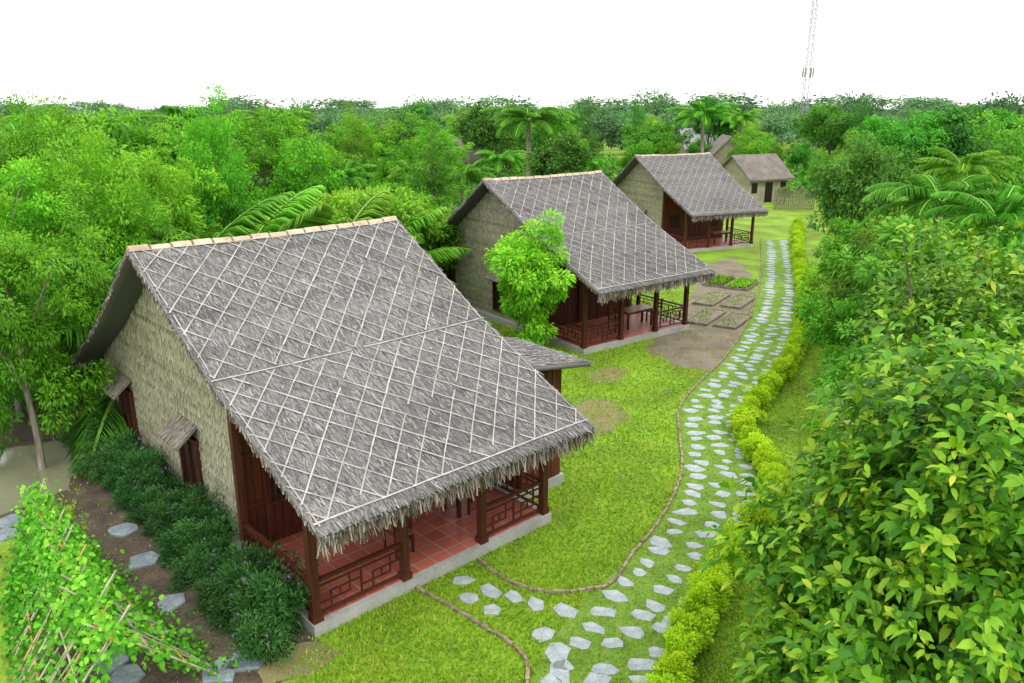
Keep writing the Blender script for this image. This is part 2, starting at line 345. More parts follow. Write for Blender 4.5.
def stonemesh(seed,m):
    r=random.Random(seed); k=r.choice([5,6,6,7,8]); b=MB(); pts=[]; sh=r.uniform(0,6.28)
    for i in range(k):
        t=sh+2*math.pi*i/k+r.uniform(-.32,.32); q=r.uniform(.78,1.2); pts.append((math.cos(t)*.265*q,math.sin(t)*.19*q))
    v=[(x,y,-.02) for x,y in pts]+[(x,y,.010) for x,y in pts]+[(x*.94,y*.94,.017) for x,y in pts]
    f=[tuple(range(2*k,3*k))]
    for L in (0,k):
        for i in range(k): f.append((L+i,L+(i+1)%k,L+k+(i+1)%k,L+k+i))
    b.add(v,f); return b.mesh('stepping_stone',m)
SM=[stonemesh(i,M['stone']) for i in range(30)]
stones=[]
def stone(x,y,rz,s,label,group):
    o=ob('stepping_stone',random.choice(SM)); o.location=(x,y,.018); o.rotation_euler=(0,0,rz); o.scale=(s*random.uniform(.8,1.15),s*random.uniform(.8,1.15),1)
    tag(o,label,'stepping stone',group); stones.append((x,y,s))
zones=[(0,'near stretch of the path'),(16,'bend beside the lawn'),(27,'stretch beside the middle hut'),(42,'far stretch of the path')]
fi=0;kk_=0
while fi<n_-1:
    i=int(fi)
    p=path[i];t=tg[i];q=nr[i]; Y=p[1]; rz=math.atan2(t[1],t[0])+math.pi/2
    zn=[z[1] for z in zones if Y>=z[0]][-1]
    if Y<32: cols=(-.62,.0,.62) if kk_%2 else (-.54,.08,.66)
    else: cols=(-.44,.44)
    sc=.93 if Y<32 else 1.12
    for j,o_ in enumerate(cols):
        a=p+q*(o_+random.uniform(-.08,.08))+t*(random.uniform(-.08,.08)+(.22 if j%2 else 0))
        stone(a[0],a[1],rz+random.uniform(-.5,.5),sc*random.uniform(.78,1.14),'pale grey stepping stone in the '+zn,'stepping stones of the '+zn)
    fi+=2.45 if Y<32 else 2.9; kk_+=1
for px,py in [(462,581),(470,599),(491,611),(490,592),(514,597),(536,606),(543,634),(565,612),(558,655),(560,674)]:
    x,y,_=G(px,py); stone(x,y,random.uniform(0,3),1.0,'pale grey stepping stone leading from the porch of the nearest hut','stepping stones leading to the near porch')
SL=[stonemesh(i+50,M['slab']) for i in range(5)]
for k,(px,py,lb) in enumerate([(122,531,'dark blue grey slab beside the dark bushes, farthest of its row'),(113,662,'dark blue grey slab beneath the near end of the vine trellis'),(128,676,'broad blue grey slab at the bottom edge beside the trellis'),(222,672,'blue grey slab left of its smaller neighbour near the bottom edge'),(246,662,'smaller blue grey slab right of its neighbour on brown soil'),(10,522,'pale slab at the left edge by the pond'),(5,536,'pale slab at the left edge nearest the trellis'),(172,604,'blue grey slab between the dark bushes and the trellis'),(145,562,'blue grey slab second from the back beside the dark bushes')]):
    o=ob('paving_slab',SL[k%5]); x,y,_=G(px,py); o.location=(x,y,.03); o.rotation_euler=(0,0,k); o.scale=(1.2,1.6,1.6); tag(o,lb,'slab')
# ---------------- houses
W_,aL,aR,bF,bR,bB,he,hr,rL,rR=5.886,-.37,5.86,-1.19,6.1,12.1,2.66,6.09,-.36,6.26
PD=3.1;wl=.36;wr=W_-.35;bw=11.4
heb=2.25
def zf(u,side=0):
    e=he if side==0 else heb
    return e+(hr-e)*u-.20*(1-np.abs(2*u-1))
def RP(fa,u,side=0,off=0.):
    fa=np.asarray(fa,float);u=np.asarray(u,float)
    a=(aL+(rL-aL)*u)*(1-fa)+(aR+(rR-aR)*u)*fa
    b=(bF+(bR-bF)*u) if side==0 else (bB+(bR-bB)*u)
    zz=zf(u,side)-.05*np.sin(fa*math.pi)*u
    sl=math.atan2(hr-he,abs((bR-bF) if side==0 else (bB-bR)))
    s=1 if side==0 else -1
    return np.stack([a,b-s*off*math.sin(sl),zz+off*math.cos(sl)],-1)
def roofz(b):
    if b<=bR: return float(zf(max(0,min(1,(b-bF)/(bR-bF)))))
    return float(zf(max(0,min(1,(bB-b)/(bB-bR))),1))
def slope(side,ns):
    nu,nv=47,40; parts=[]
    uu,vv=np.meshgrid(np.linspace(0,1,nu),np.linspace(0,1,nv),indexing='ij')
    top=RP(vv,uu,side,.0)+np.stack([0*uu,0*uu,rng.normal(size=uu.shape)*.006-.008],-1)
    bot=RP(vv,uu,side,-.12)
    V=np.concatenate([top.reshape(-1,3),bot.reshape(-1,3)]); K=nu*nv; F=[]
    for i in range(nu-1):
        for j in range(nv-1):
            a=i*nv+j; q=(a,a+1,a+nv+1,a+nv)
            F+= [(q[0],q[1],q[2]),(q[0],q[2],q[3]),(q[2]+K,q[1]+K,q[0]+K),(q[3]+K,q[2]+K,q[0]+K)]
    def side_(seq):
        for x,y in zip(seq[:-1],seq[1:]): F.append((x,y,y+K)); F.append((x,y+K,x+K))
    side_([i*nv for i in range(nu)]);side_([i*nv+nv-1 for i in range(nu)]);side_(list(range(nv)))
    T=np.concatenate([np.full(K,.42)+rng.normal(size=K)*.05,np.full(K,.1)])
    parts.append((V,np.array(F),T))
    fa=rng.uniform(0,1,ns); NR=44
    row=rng.integers(0,NR,ns); u=(row+1-.35*rng.uniform(0,1,ns)**2)/NR; u=np.clip(u,.012,.998)
    P=RP(fa,u,side,.006+.006*rng.uniform(0,1,ns)); Pd=RP(fa,u-.01,side,.006); D=nrm(Pd-P)
    Nn=nrm(np.cross(D,np.array([1,0,0]))); Nn=np.where(Nn[:,2:3]<0,-Nn,Nn)
    D=nrm(D+np.array([1,0,0])*rng.normal(size=(ns,1))*.22+Nn*rng.uniform(.02,.10,(ns,1)))
    L=rng.uniform(.12,.25,ns); wv=rng.uniform(.012,.034,ns)
    v,f,k=strips(P,D,Nn,L,wv)
    rt=rng.normal(size=NR)*.05
    pat=.5+.25*np.sin(fa*17+u*9)*np.sin(u*23+fa*5)+.3*np.sin(fa*5.1+2)*np.sin(u*6+1)
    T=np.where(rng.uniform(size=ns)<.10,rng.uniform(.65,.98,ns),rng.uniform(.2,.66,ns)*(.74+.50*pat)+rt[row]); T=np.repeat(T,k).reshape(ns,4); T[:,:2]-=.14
    parts.append((v,f,T.reshape(-1)))
    return parts
def fringe(fa,u,side,D0,lmin,lmax,jit):
    n=len(fa); P=RP(fa,u,side,-.02)-Z*rng.uniform(0,.1,(n,1))
    D=nrm(np.array(D0)+rng.normal(size=(n,3))*jit); N=nrm(np.cross(D,rdir(n)))
    v,f,k=strips(P,D,N,rng.uniform(lmin,lmax,n)*rng.uniform(.5,1,n),rng.uniform(.012,.038,n))
    return v,f,np.repeat(rng.uniform(0,1,n)**1.2,k)
def lattice():
    parts=[];SLn=math.hypot(bR-bF,hr-he)
    def line(a0,u0,a1,u1,w_=.031):
        Lr=math.hypot((a1-a0)*6.2,(u1-u0)*SLn); n=max(2,int(Lr/.3)); t=np.linspace(0,1,n+1)
        fa=a0+(a1-a0)*t+rng.normal(size=n+1)*.0007; u=u0+(u1-u0)*t+rng.normal(size=n+1)*.0005
        P=RP(fa,u,0,.040)+Z*rng.uniform(-.002,.003,(n+1,1))
        D=P[1:]-P[:-1];L=np.linalg.norm(D,axis=1); D=nrm(D)
        sl=math.atan2(hr-he,bR-bF); N=np.repeat(np.array([[0,-math.sin(sl),math.cos(sl)]]),n,0)
        keep=rng.uniform(size=n)>.02
        v,f,k=strips(P[:-1][keep],D[keep],N[keep],L[keep]*1.04,w_*rng.uniform(.8,1.15,keep.sum()))
        if len(v): parts.append((v,f,np.repeat(np.clip(rng.uniform(-.2,.3)+rng.uniform(.1,.85,keep.sum()),0,1),k)))
    for lo,hi,nx in ((.03,.493,11),(.507,.985,11)):
        span=(hi-lo)*SLn/6.2*.85
        for s in (1,-1):
            for c in np.arange(-span-1,2+span,1/nx):
                cj=c+rng.normal()*.003
                u0,u1=lo,hi;a0=cj;a1=cj+s*span*rng.uniform(.985,1.015)
                t0,t1=0.,1.
                for bound,sgn in ((.005,1),(.995,-1)):
                    f0=sgn*(a0-bound);f1=sgn*(a1-bound)
                    if f0<0 and f1<0: t0=2;break
                    if f0<0: t0=max(t0,f0/(f0-f1))
                    elif f1<0: t1=min(t1,f0/(f0-f1))
                if t0<t1-.02:
                    line(a0+(a1-a0)*t0,u0+(u1-u0)*t0,a0+(a1-a0)*t1,u0+(u1-u0)*t1)
    for u in (.03,.5,.985): line(.0,u,1.,u,.034)
    for fa in (.012,.988): line(fa,.02,fa,.99,.03)
    return cat(parts)
def leafwall(a,out,win):
    rows=[];z=.18;ri=0
    while z<hr:
        bs=np.arange(PD+.02,bw,.046)+rng.uniform(-.008,.008)
        for b_ in bs:
            if z<roofz(b_)-.15:
                if any(w0-.05<b_<w1+.05 and z0<z<z1+.1 for w0,w1,z0,z1 in win): continue
                rows.append((a+out*.064,b_,z+random.uniform(-.006,.006),ri))
        z+=.12; ri+=1
    P=np.array(rows); rw=P[:,3].astype(int); P=P[:,:3]; n=len(P)
    sg=np.where(rw%2==0,1,-1)
    D=nrm(np.stack([out*rng.uniform(.08,.16,n),sg*rng.uniform(.35,.6,n),-np.ones(n)],1))
    N=np.repeat(np.array([[out,0,.2]]),n,0)+rng.normal(size=(n,3))*.05
    v,f,k=strips(P,D,nrm(N),rng.uniform(.125,.15,n),rng.uniform(.036,.052,n))
    pt=.06*np.sin(P[:,1]*1.3)*np.sin(P[:,2]*2.1); rt=rng.normal(size=ri+1)*.07
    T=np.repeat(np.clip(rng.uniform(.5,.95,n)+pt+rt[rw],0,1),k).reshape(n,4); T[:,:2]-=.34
    return v,f,T.reshape(-1)
def house(name,label):
    root=empty(name); tag(root,label,'hut')
    b=MB(); b.box(0,W_,0,bw+.1,-.05,.22); b.build('plinth',M['concrete'],root)
    b=MB(); b.box(.14,W_-.14,.14,PD,.2,.228); b.build('tiled_floor',M['tile'],root)
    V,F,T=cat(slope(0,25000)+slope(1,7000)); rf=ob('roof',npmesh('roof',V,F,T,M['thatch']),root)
    V,F,T=lattice(); ob('bamboo_lattice',npmesh('bamboo_lattice',V,F,T,M['strip']),rf)
    n=2300
    ps=[fringe(rng.uniform(0,1,n),np.zeros(n)+rng.uniform(0,.015,n),0,(0,-.12,-1),.12,.40,.17),
        fringe(rng.uniform(0,1,700),np.zeros(700),1,(0,.12,-1),.1,.35,.2),
        fringe(np.zeros(800),rng.uniform(0,1,800),0,(-.12,-.5,-.75),.05,.14,.2),fringe(np.ones(800),rng.uniform(0,1,800),0,(.12,-.5,-.75),.05,.14,.2),
        fringe(np.zeros(500),rng.uniform(0,1,500),1,(-.12,.5,-.75),.05,.14,.2),fringe(np.ones(500),rng.uniform(0,1,500),1,(.12,.5,-.75),.05,.14,.2)]
    V,F,T=cat(ps); ob('eave_fringe',npmesh('eave_fringe',V,F,T,M['fringe']),rf)
    b=MB(); k=15
    for i in range(k):
        f0=i/k+.004;f1=(i+1)/k-.004; p=RP(f0,1,0,.02);q=RP(f1,1,0,.02); dz=random.uniform(-.01,.02)
        p=Vector(p)+Vector((0,0,dz));q=Vector(q)+Vector((0,0,dz))
        o4=((-.12,-.06),(-.035,.035),(.05,.035),(.13,-.06))
        b.add([p+Vector((0,y,z)) for y,z in o4]+[q+Vector((0,y,z)) for y,z in o4],
              [(0,1,5,4),(1,2,6,5),(2,3,7,6),(3,2,1,0),(4,5,6,7)])
    b.build('ridge_cap',M['ridge'],rf)
    wins=[(5.3,6.2,.5,1.9),(9.4,10.3,.5,1.9)]
    for a,out in ((wl,-1),(wr,1)):
        bs=np.linspace(PD,bw,30); v=[];th=.05
        for x in (a-th,a+th):
            for q in bs: v+=[(x,q,.2),(x,q,roofz(q)-.11)]
        f=[];K=60
        for i in range(29):
            j=2*i; f+=[(j,j+2,j+3,j+1),(K+j+1,K+j+3,K+j+2,K+j),(j+1,j+3,K+j+3,K+j+1)]
        f+=[(0,1,K+1,K),(58,K+58,K+59,59)]
        ww=wins if out<0 else []
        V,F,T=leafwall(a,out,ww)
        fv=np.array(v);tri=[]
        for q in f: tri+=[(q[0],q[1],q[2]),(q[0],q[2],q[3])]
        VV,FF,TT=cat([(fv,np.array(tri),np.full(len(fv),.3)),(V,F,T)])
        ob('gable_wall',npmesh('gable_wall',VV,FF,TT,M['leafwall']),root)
        for (w0,w1,z0,z1) in ww:
            x=a+out*.05
            b=MB(); b.box(min(x,x+out*.04),max(x,x+out*.04),w0,w1,z0,z1); wn=b.build('window',M['dark'],root)
            b=MB(); X0,X1=sorted((x+out*.005,x+out*.11))
            b.box(X0,X1,w0-.06,w0+.02,z0-.06,z1+.06);b.box(X0,X1,w1-.02,w1+.06,z0-.06,z1+.06)
            b.box(X0,X1,w0+.021,w1-.021,z0-.06,z0+.02);b.box(X0,X1,w0+.021,w1-.021,z1-.02,z1+.06);b.box(X0+.01,X1-.02,(w0+w1)/2-.025,(w0+w1)/2+.025,z0+.021,z1-.021)
            b.build('window_frame',M['wood'],wn)
            n=520; t=rng.uniform(0,1,n);q=rng.uniform(w0-.1,w1+.1,n)
            P=np.stack([x+out*(.02+.42*t),q,z1+.42-.36*t+.015*rng.uniform(0,1,n)],1); D=nrm(np.array([out*.8,0,-.62])+rng.normal(size=(n,3))*.06)
            v2,f2,k=strips(P,D,np.repeat(np.array([[out*.5,0,.85]]),n,0),rng.uniform(.08,.16,n),.03)
            base=np.array([(x,w0-.12,z1+.42),(x+out*.5,w0-.12,z1+.0),(x+out*.5,w1+.12,z1+.0),(x,w1+.12,z1+.42)])
            bb=np.concatenate([base,base-Z*.04]);bf=np.array([(0,1,2),(0,2,3),(6,5,4),(7,6,4),(1,5,6),(1,6,2),(0,4,5),(0,5,1),(3,2,6),(3,6,7)])
            V2,F2,T2=cat([(bb,bf,np.full(8,.4)),(v2,f2,np.repeat(rng.uniform(.35,1,n),k))])
            ob('awning',npmesh('awning',V2,F2,T2,M['fringe']),wn)
    b=MB(); b.box(wl+.052,wr-.052,bw-.06,bw,.2,roofz(bw)-.2); b.build('back_wall',M['plaster'],root)
    zt=roofz(PD)-.22
    b=MB(); b.box(wl-.05,wr+.05,PD+.005,PD+.07,.22,zt)
    x=wl-.05
    while x<wr-.1:
        b.box(x,x+.165,PD-.02,PD+.003,.23,zt-.05); x+=.19
    for z_ in (.24,1.15,2.25): b.box(wl-.06,wr+.06,PD-.05,PD-.022,z_,z_+.09)
    b.build('front_wall',M['panel'],root)
    mid=(wl+wr)/2
    b=MB(); b.box(mid-.5,mid+.5,PD-.085,PD-.052,.23,2.2)
    for s in (-1,1):
        for z_ in (.35,1.0,1.6): b.box(mid+s*.25-.17,mid+s*.25+.17,PD-.1,PD-.086,z_,z_+.45)
    dr=b.build('door',M['wood'],root)
    b=MB(); b.box(mid-.59,mid-.505,PD-.11,PD-.052,.23,2.3);b.box(mid+.505,mid+.59,PD-.11,PD-.052,.23,2.3);b.box(mid-.59,mid+.59,PD-.11,PD-.052,2.303,2.4); b.build('door_frame',M['wood'],dr)
    for cx in (wl+.85,wr-.85):
        b=MB(); b.box(cx-.4,cx+.4,PD-.075,PD-.052,1.2,2.1); wn=b.build('window',M['dark'],root)
        b=MB()
        for q in np.linspace(cx-.42,cx+.42,8): b.box(q-.018,q+.018,PD-.1,PD-.077,1.15,2.15)
        b.box(cx-.46,cx+.46,PD-.12,PD-.101,1.1,1.17);b.box(cx-.46,cx+.46,PD-.12,PD-.101,2.12,2.19); b.build('window_bars',M['wood'],wn)
    pa=[.12,W_*.345,W_*.675,W_-.12]; pz=roofz(.12)-.2
    for a in pa:
        b=MB(); b.box(a-.075,a+.075,.07,.22,.22,pz); b.box(a-.1,a+.1,.045,.245,.221,.36); b.build('post',M['wood'],root)
    for a in (.12,W_-.12):
        b=MB(); b.box(a-.07,a+.07,PD-.3,PD-.16,.22,roofz(PD-.3)-.2); b.build('post',M['wood'],root)
    for a in (.12,W_-.12):
        b=MB(); b.bar((a,-.75,roofz(-.75)-.25),(a,PD-.2,roofz(PD-.2)-.26),.09,.13); b.build('rafter',M['wood'],root)
    b=MB(); b.box(-.1,W_+.1,.09,.2,pz+.003,pz+.14); b.build('beam',M['wood'],root)
    def rail(p,q,name='railing'):
        b=MB(); p=Vector(p);q=Vector(q); L=(q-p).length; d=(q-p)/L
        zb,zt_=.34,1.0; U=Vector((0,0,1))
        b.bar(p+U*zt_,q+U*zt_,.09,.055); b.bar(p+U*zb,q+U*zb,.045,.045); b.bar(p+U*(zt_-.13),q+U*(zt_-.13),.03,.03)
        k=max(2,round(L/.75)); cw=L/k; z1=zb+.023;z2=zt_-.145
        for i in range(k):
            o_=p+d*(i*cw); m1=z1+(z2-z1)*.33; m2=z1+(z2-z1)*.67
            if i: b.bar(o_+U*z1,o_+U*z2,.035,.035)
            for xa,xb,za,zb_ in ((.28,.28,z1,m2),(.72,.72,m1,z2),(.5,.5,m1,m2)):
                b.bar(o_+d*cw*xa+U*za,o_+d*cw*xb+U*zb_,.03,.03)
            for xa,xb,zz in ((0.04,.74,m1),(.26,.96,m2)):
                b.bar(o_+d*cw*xa+U*zz,o_+d*cw*xb+U*zz,.028,.028)
        b.build(name,M['wood'],root)
    rail((pa[0]+.08,.145,0),(pa[1]-.08,.145,0)); rail((pa[2]+.08,.145,0),(pa[3]-.08,.145,0))
    rail((.12,.23,0),(.12,PD-.31,0)); rail((W_-.12,.23,0),(W_-.12,PD-.31,0))
    return root
h1=house('thatched_hut','nearest thatched hut, its leaf gable wall with two awning windows facing dark bushes')
h2=copy_tree(h1); h3=copy_tree(h1)
HP=[(-3.441,11.807,.7472,1),(2.649,27.952,.640,.975),(10.6,48.4,.42,.91)]
for h_,(x,y,t,s) in zip((h1,h2,h3),HP):
    h_.location=(x,y,0);h_.rotation_euler=(0,0,t);h_.scale=(s,s,s)
h2['label']='middle thatched hut standing behind the slim bright green tree'
h3['label']='farthest of the three large thatched huts, beside the brown soil and garden beds'
def HW(i,a,b,z=0):
    x,y,t,s=HP[i]; return (x+s*(a*math.cos(t)-b*math.sin(t)),y+s*(a*math.sin(t)+b*math.cos(t)),z*s)
def table(loc,rz,label,L=1.5,Wd=.7):
    o=empty('wooden_table',loc,rz); tag(o,label,'table')
    b=MB(); b.box(-L/2,L/2,-Wd/2,Wd/2,.68,.73); b.build('tabletop',M['furn'],o)
    b=MB(); b.box(-L/2+.08,L/2-.08,-Wd/2+.06,Wd/2-.06,.6,.678); b.build('apron',M['wood'],o)
    for sx in (-1,1):
        for sy in (-1,1):
            b=MB(); x=sx*(L/2-.09);y=sy*(Wd/2-.09); b.box(x-.035,x+.035,y-.035,y+.035,0,.6); b.build('leg',M['wood'],o)
def chair(loc,rz,label):
    o=empty('wooden_chair',loc,rz); tag(o,label,'chair')
    b=MB(); b.box(-.22,.22,-.22,.22,.42,.46); b.build('seat',M['furn'],o)
    b=MB()
    for s in (-1,1): b.bar((s*.17,.212,.5),(s*.17,.212,.97),.03)
    for z_ in (.58,.72,.88): b.box(-.2,.2,.2,.225,z_,z_+.07)
    b.build('backrest',M['furn'],o)
    for sx in (-1,1):
        b=MB(); b.box(sx*.2-.025,sx*.2+.025,-.22,-.17,0,.42); b.build('leg',M['wood'],o)
        b=MB(); b.bar((sx*.2,.2,0),(sx*.2,.25,.98),.045); b.build('leg',M['wood'],o)
t1,t2,t3=HP[0][2],HP[1][2],HP[2][2]
table(HW(0,3.6,1.5,.23),t1,'brown wooden table on the tiled porch of the nearest hut')
chair(HW(0,2.5,1.0,.23),t1+1.57,'wooden slat chair at the left end of the table on the nearest porch')
chair(HW(0,4.7,1.4,.23),t1-1.57,'wooden slat chair at the far end of the table on the nearest porch')
table(HW(1,3.9,1.2,.24),t2,'brown wooden table on the porch of the middle hut')
chair(HW(1,2.8,1.2,.24),t2+1.57,'wooden chair left of the table on the middle porch')
chair(HW(1,5.0,1.2,.24),t2-1.57,'wooden chair right of the table on the middle porch')
table(HW(2,3.9,1.2,.24),t3,'wooden table on the porch of the farthest large hut')
# outhouse
ox,oy,_=G(564,483)
oh=empty('timber_outhouse',(ox,oy,0),t1); tag(oh,'small red timber outhouse with a thatch lean-to roof behind the nearest hut','outhouse')
b=MB(); b.box(-1.5,0,0,2.2,-.05,.25); b.build('plinth',M['concrete'],oh)
b=MB(); b.box(-1.42,-.08,.08,2.1,.25,3.05)
for q in np.arange(.1,2.05,.2): b.box(-.078,-.055,q,q+.17,.27,3.0)
for q in np.arange(-1.4,-.2,.2): b.box(q,q+.17,.055,.078,.27,3.0)
b.build('wall',M['panel'],oh)
n=2600; P=np.stack([rng.uniform(-1.8,.38,n),rng.uniform(-.3,2.4,n),np.zeros(n)],1); P[:,2]=3.47-.16*(P[:,0]+1.8)+.03*rng.uniform(0,1,n)
v,f,k=strips(P,nrm(np.array([1,0,-.2])+rng.normal(size=(n,3))*.25*np.array([.3,1,.2])),np.repeat(Z[None],n,0),rng.uniform(.1,.3,n),.035)
bb=np.array([(-1.8,-.35,3.47),(.45,-.35,3.11),(.45,2.5,3.11),(-1.8,2.5,3.47)]);bb=np.concatenate([bb,bb-Z*.1])
V,F,T=cat([(bb,np.array([(0,1,2),(0,2,3),(6,5,4),(7,6,4),(1,5,6),(1,6,2),(0,4,5),(0,5,1),(3,2,6),(3,6,7),(0,3,7),(0,7,4)]),np.full(8,.35)),(v,f,np.repeat(rng.uniform(.3,1,n),k))])
ob('roof',npmesh('roof',V,F,T,M['thatch']),oh)
def hut(loc,rz,L,D,hw_,hr_,roofm,wallm,label):
    o=empty('small_hut',loc,rz); tag(o,label,'hut')
    b=MB(); b.box(-L/2+.4,L/2-.4,-D/2+.4,D/2-.4,-.05,hw_)
    for s in (-1,1):
        x=s*(L/2-.4); b.add([(x,-D/2+.4,hw_),(x,D/2-.4,hw_),(x,0,hr_-.15)],[(0,1,2)])
    b.build('wall',wallm,o)
    b=MB()
    for s in (-1,1):
        y=s*D/2
        b.add([(-L/2,y,hw_-.15),(L/2,y,hw_-.15),(L/2,0,hr_),(-L/2,0,hr_),(-L/2,y,hw_-.3),(L/2,y,hw_-.3),(L/2,0,hr_-.15),(-L/2,0,hr_-.15)],
          [(0,1,2,3),(7,6,5,4),(0,4,5,1),(0,3,7,4),(1,5,6,2)])
    b.build('roof',roofm,o)
    b=MB(); b.box(-.45,.45,-D/2+.36,-D/2+.39,0,hw_-.5); b.build('door',M['dark'],o)
    for x in (-L/2+1,L/2-1):
        b=MB(); b.box(x-.35,x+.35,-D/2+.36,-D/2+.39,.9,1.8); b.build('window',M['dark'],o)
    return o
def at(px,Y): return (TP(px,Y,200)[0],Y,0)
hut(at(750,76),.5,5.6,5.2,2.3,4.2,M['brownroof'],M['plaster'],'small hut with a brown roof and tan wall behind the farthest large hut')
hut(at(722,94),1.5,6,5.6,2.5,5.2,M['brownroof'],M['plaster'],'distant tan gable hut just left of the brown roofed one')
hut(at(690,118),.3,5,4,2.6,5.2,M['sheet'],M['plaster'],'distant grey roofed house among trees left of the tan gable hut')
hut(at(462,92),.1,5,5,2.6,4.9,M['brownroof'],M['plaster'],'distant dark roof showing among the trees behind the middle hut')
f0=Vector(G(774,210));f1=Vector(G(813,210)); fn=empty('bamboo_fence',f0); tag(fn,'brown bamboo fence panel across the far end of the path','fence')
dv=f1-f0;Lf=dv.length;b=MB()
k=int(Lf/.15)
for i in range(k+1):
    p=dv*i/k; b.tube([p,p+Vector((0,0,1.8+random.uniform(-.25,.2)))],[.05,.045],5)
for z_ in (.4,1.2): b.bar(Vector((0,-.03,z_)),dv+Vector((0,-.03,z_)),.05)
b.build('fence_pickets',M['picket'],fn)
tx,ty,_=at(795,170); tw=empty('telecom_tower',(tx,ty,gz(170)-.2)); tag(tw,'tall thin lattice telecommunications tower rising above the horizon','tower')
TH=43; b=MB();c4=[(-1,-1),(1,-1),(1,1),(-1,1)]
ww_=lambda z:.62-.3*z/TH
for cx,cy in c4: b.bar((cx*ww_(0),cy*ww_(0),0),(cx*ww_(TH),cy*ww_(TH),TH),.10)
z=0
while z<TH-1.6:
    z2=z+1.6; A=ww_(z);B=ww_(z2)
    for j in range(4):
        p=c4[j];q=c4[(j+1)%4]
        b.bar((p[0]*A,p[1]*A,z),(q[0]*B,q[1]*B,z2),.07);b.bar((q[0]*A,q[1]*A,z),(p[0]*A,p[1]*A,z),.07)
    z=z2
b.build('lattice_mast',M['steel'],tw)
for z_ in (33,30.5,14.5):
    for j in range(4):
        b=MB();p=c4[j]; A=ww_(z_)+.25; x=p[0]*A;y=p[1]*A
        b.box(x-.14,x+.14,y-.1,y+.1,z_,z_+1.8); b.bar((x,y,z_+.9),(p[0]*ww_(z_),p[1]*ww_(z_),z_+.9),.08); b.build('antenna',M['steel'],tw)
for k,(px,py,L,Wd,lab) in enumerate([(712,300,2.6,.9,'narrow planked garden bed nearest the farthest large hut'),(738,303,2.4,.9,'narrow planked garden bed beside the path, upper of two'),(706,318,2.6,.9,'narrow planked garden bed lowest on the left of the brown soil'),(733,322,2.4,.9,'narrow planked garden bed lowest beside the path'),(720,283,2.2,1.1,'low garden bed full of green seedlings, left of its twin'),(742,286,2.2,1.1,'low garden bed full of green seedlings beside the path')]):
    x,y,_=G(px,py); o=empty('garden_bed',(x,y,0),1.0); tag(o,lab,'garden bed')
    b=MB()
    for s in (-1,1): b.box(-L/2,L/2,s*Wd/2-.03,s*Wd/2+.03,0,.11); b.box(s*(L/2-.03)-.029,s*(L/2-.03)+.029,-Wd/2+.031,Wd/2-.031,0,.108)
    b.build('bed_frame',M['picket'],o)
    b=MB(); b.box(-L/2+.061,L/2-.061,-Wd/2+.031,Wd/2-.031,0,.08); b.build('soil',M['dirt'] if k<4 else M['dirt2'],o)
    n=900 if k>3 else 60
    P=np.stack([rng.uniform(-L/2+.1,L/2-.1,n),rng.uniform(-Wd/2+.1,Wd/2-.1,n),np.full(n,.08)+rng.uniform(0,.15,n)],1)
    v,f,kk=leafv(P,nrm(rdir(n)+Z*.6),rdir(n),.12,.07); ob('seedlings',npmesh('seedlings',v,f,np.repeat(rng.uniform(.2,.9,n),kk),M['bright']),o)
# ---------------- hedge, bushes
def bushmesh(name,R,hz,nc,nl,L,W,m,rc=.14,**kw):
    V,F,T,cc=crown((0,0,hz*.5),(R,R,hz*.55),nc,rc,nl,L,W,lo=.8,lump=.15,shell=.4,**kw); V[:,2]=np.maximum(V[:,2],.01); return npmesh(name,V,F,T,M[m])
HB=[bushmesh('hedge_shrub',.34,.62,40,80,.065,.04,'hedge',droop=-.1) for _ in range(4)]
hp=[(664,700),(672,680),(684,655),(700,625),(711,600),(722,578),(741,552),(760,530),(770,510),(774,492),(764,473),(751,452),(743,432),(749,415),(764,400),(780,382),(791,363),(799,343),(804,323),(804,303),(801,283),(798,264),(797,250),(797,238),(797,226)]
hl=resample(np.array([G(*p)[:2] for p in hp]),.44)
for i,p in enumerate(hl):
    if p[1]>62: break
    s=random.uniform(.72,.98)
    zn='near' if p[1]<16 else 'middle' if p[1]<32 else 'far'
    o=ob('hedge_shrub',HB[i%4]); o.location=(p[0]+random.uniform(-.05,.05),p[1]+random.uniform(-.05,.05),0); o.rotation_euler=(0,0,i); o.scale=(s*random.uniform(.9,1.15),s*random.uniform(.9,1.15),s*random.uniform(.85,1.25))
    tag(o,'lime green hedge shrub beside the '+zn+' stretch of the path','shrub','lime green hedge shrubs by the '+zn+' stretch')
def flowerbush(s):
    V,F,T,cc=crown((0,0,.33),(.50,.42,.40),60,.2,105,.085,.024,lo=.9,lump=.5,shell=.3,droop=-.35); V[:,2]=np.maximum(V[:,2],.01)
    me=npmesh('foliage',V,F,T,M['bush'])
    n=6; d=rdir(n);d[:,2]=abs(d[:,2]); P=np.array([0,0,.33])+d*np.array([.52,.5,.44])
    v,f,k=leafv(np.repeat(P,4,0),nrm(rdir(n*4)+.4*Z),rdir(n*4),.045,.035); return me,npmesh('blossoms',v,f,None,M['flower'])
FB=[flowerbush(i) for i in range(4)]
bl=resample(np.array([HW(0,-.15,11.6)[:2],HW(0,-.15,8)[:2],HW(0,-.15,5)[:2],HW(0,-.32,2.9)[:2],HW(0,-.40,.3)[:2]]),.56)
ordn=['farthest','second','third','fourth','fifth','sixth','seventh','eighth','ninth','tenth','eleventh','twelfth','thirteenth','fourteenth','fifteenth','sixteenth','seventeenth','eighteenth','nineteenth','twentieth','twenty first','twenty second','twenty third','twenty fourth','twenty fifth']
